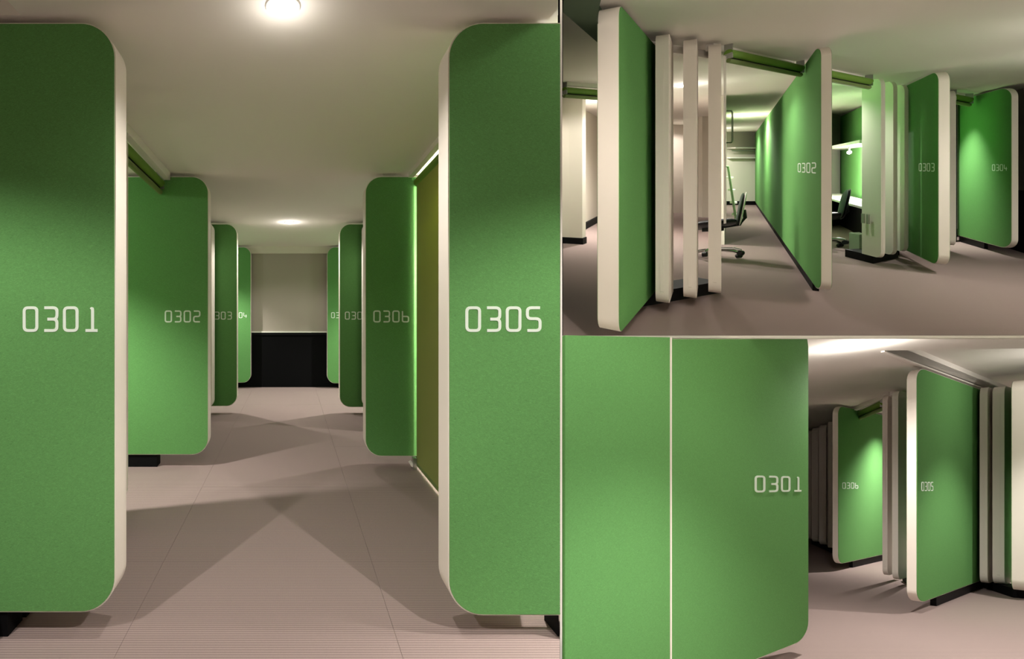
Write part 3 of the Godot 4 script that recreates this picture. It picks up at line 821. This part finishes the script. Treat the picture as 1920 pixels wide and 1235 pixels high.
	partition("bright green partition numbered 0304 at the right end of the upper view", "partitions of the upper view", m, a, b, Vector2(u.y, -u.x), 0.05,
		{"number": "0304", "s0": 0.575, "s1": 0.115, "tall": 0.094, "h": 1.205, "rs": 0.34, "rh": 0.15, "plinth": 0.9, "trim": 0.006, "trim_s": 0.01})
	structure("wall_upper_end", bar(m, Vector2(9.62, 6.21), Vector2(11.6, 8.32), 0.88, CEIL, 0.06, -0.18), mats.screen, "grey end wall at the right of the upper view", "wall")
	structure("wall_upper_wainscot", bar(m, Vector2(9.62, 6.21), Vector2(11.6, 8.32), 0.0, 0.88, 0.06, -0.17), mats.wainscot, "black wainscot under the grey end wall", "wall")

func build_lower() -> void:
	var m := FALL
	# --- the two big panels at the left; their tops run up to the floor edge above
	var a := Vector2(3.719, 3.454)
	var b := Vector2(1.195, 2.113)
	var u := (b - a).normalized()
	var across := Vector2(-u.y, u.x)
	if across.y < 0.0:
		across = -across
	var length := a.distance_to(b)
	var cut := func(s: float) -> float:
		return 1.213 + (0.3539 - 0.0506) * (a.y + u.y * s) - 0.004
	var shape := func(inset: float, s_end: float) -> PackedVector2Array:
		var out := PackedVector2Array()
		out.append(Vector2(s_end, GAP + inset))
		var rs := 0.24 - inset
		var rh := 0.13 - inset
		for i in 13:
			var t := PI * 0.5 * i / 12.0
			out.append(Vector2(inset + rs - rs * sin(t), GAP + inset + rh - rh * cos(t)))
		var e := minf(cut.call(0.0), TOP) - inset
		out.append(Vector2(inset, e - 0.05))
		out.append(Vector2(inset + 0.02, e))
		out.append(Vector2(s_end, cut.call(s_end)))
		return out
	partition("green felt partition numbered 0301 at the left of the lower view", "partitions of the lower view", m, a, b, across, 0.05,
		{"outline": shape.call(0.0, length), "inner": shape.call(0.006, length), "number": "0301", "s0": 0.905, "s1": 0.13, "h": 1.213, "tall": 0.108})
	# nearer, lighter panel with its white edge
	var a2 := Vector2(1.93, 2.497)
	var t := thing("felt_wall_panel", "blank brightly lit green felt panel at the lower left with a white edge strip", "panel", "", pt(m, a2, 0.0))
	var l2 := a2.distance_to(b) + 0.045
	var tall_panel := PackedVector2Array([Vector2(0.0, 0.05), Vector2(l2, 0.05), Vector2(l2, 1.850), Vector2(0.0, 1.966)])
	part("felt_face", board(m, a2, u, across, tall_panel, -0.034, -0.004), mats.felt, t)
	part("edge_strip", board(m, a2, u, across, PackedVector2Array([Vector2(-0.017, 0.05), Vector2(0.0, 0.05), Vector2(0.0, 1.966), Vector2(-0.017, 1.968)]), -0.036, -0.004), mats.edge, t)
	for c in t.get_children():
		c.position = -t.position

	# --- 0306
	a = Vector2(7.562, 6.64)
	b = Vector2(10.4, 8.13)
	u = (b - a).normalized()
	partition("green partition numbered 0306 in the middle of the lower view", "partitions of the lower view", m, a, b, Vector2(-u.y, u.x), 0.05,
		{"number": "0306", "s0": 0.16, "s1": 0.82, "h": 1.19, "tall": 0.09, "rs": 0.19, "rh": 0.13, "plinth": 0.66, "trim": 0.006, "trim_s": 0.01})
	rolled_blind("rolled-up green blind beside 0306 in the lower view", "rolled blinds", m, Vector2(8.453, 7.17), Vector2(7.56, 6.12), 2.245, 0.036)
	structure("trim_blind_box", bar(m, Vector2(8.43, 7.19), Vector2(7.3, 5.76), 2.28, CEIL, 0.05, -0.05), mats.ceiling, "white blind box in the lower view", "trim")
	# --- fins left of 0305
	fin("cream fin left of 0305, the farther of two", "fins of the lower view", m, Vector2(7.230, 5.82), Vector2(7.75, 6.1), Vector2(-0.47, 0.88), 0.04)
	fin("cream fin left of 0305, the nearer of two", "fins of the lower view", m, Vector2(7.018, 5.55), Vector2(7.5, 5.81), Vector2(-0.47, 0.88), 0.045)
	structure("baseboard_fins_lower", bar(m, Vector2(7.6, 6.05), Vector2(6.75, 5.17), 0.0, 0.1, 0.15, 0.14), mats.black, "black plinth under the fins left of 0305", "baseboard")
	# --- 0305
	a = Vector2(5.769, 4.43)
	b = Vector2(8.32, 5.72)
	u = (b - a).normalized()
	partition("tall green partition numbered 0305 at the right of the lower view", "partitions of the lower view", m, a, b, Vector2(-u.y, u.x), 0.055,
		{"number": "0305", "s0": 0.14, "s1": 0.52, "h": 1.19, "tall": 0.088, "rs": 0.26, "rh": 0.13, "plinth": 0.72, "trim": 0.006, "trim_s": 0.01})
	# --- fins and panel right of 0305
	fin("white fin just right of the 0305 partition", "fins of the lower view", m, Vector2(7.76, 5.35), Vector2(8.25, 5.60), Vector2(-0.47, 0.88), 0.05)
	fin("white fin between 0305 and the panel at the right margin", "fins of the lower view", m, Vector2(7.86, 5.29), Vector2(8.3, 5.5), Vector2(-0.47, 0.88), 0.075)
	a = Vector2(7.56, 4.93)
	partition("white-edged partition cut off by the right margin of the lower view", "partitions of the lower view", m, a, a + Vector2(0.88, 0.46) * 1.4, Vector2(-0.46, 0.88), 0.09, {"rs": 0.15, "rh": 0.12})
	structure("baseboard_right_lower", bar(m, Vector2(8.3, 5.68), Vector2(7.8, 5.05), 0.0, 0.1, 0.12, -0.06), mats.black, "black plinth under the fins right of 0305", "baseboard")
	# --- far group left of 0306
	for k in 3:
		var p := Vector2(10.465, 9.66).lerp(Vector2(9.75, 8.75), k / 2.0)
		fin("far cream fin left of 0306, %s of three" % ["farthest", "middle", "nearest"][k], "far fins of the lower view", m, p, p + Vector2(0.6, 0.32), Vector2(-0.47, 0.88), 0.09)
	var pb := thing("fin_cabinet", "pale green lit end block beside the far fins", "cabinet", "", pt(m, Vector2(9.5, 8.5), 0.0))
	part("body", sheet(m, [Vector2(9.72, 8.70), Vector2(9.42, 8.42), Vector2(9.48, 8.36), Vector2(10.2, 8.74), Vector2(10.25, 8.9)], 0.1, TOP), mats.edge, pb)
	part("switch_plate", bar(m, Vector2(9.60, 8.40), Vector2(9.66, 8.432), 0.50, 0.62, 0.02, -0.01), mats.grey_plate, pb)
	for c in pb.get_children():
		c.position = -pb.position
	structure("baseboard_far_lower", bar(m, Vector2(10.5, 9.7), Vector2(9.5, 8.45), 0.0, 0.1, 0.3, 0.16), mats.black, "black plinth under the far fins", "baseboard")
	a = Vector2(10.3, 9.9)
	partition("dark green partition far beyond 0306 in the lower view", "partitions of the lower view", m, a, a + Vector2(0.88, 0.47) * 1.5, Vector2(-0.47, 0.88), 0.05)
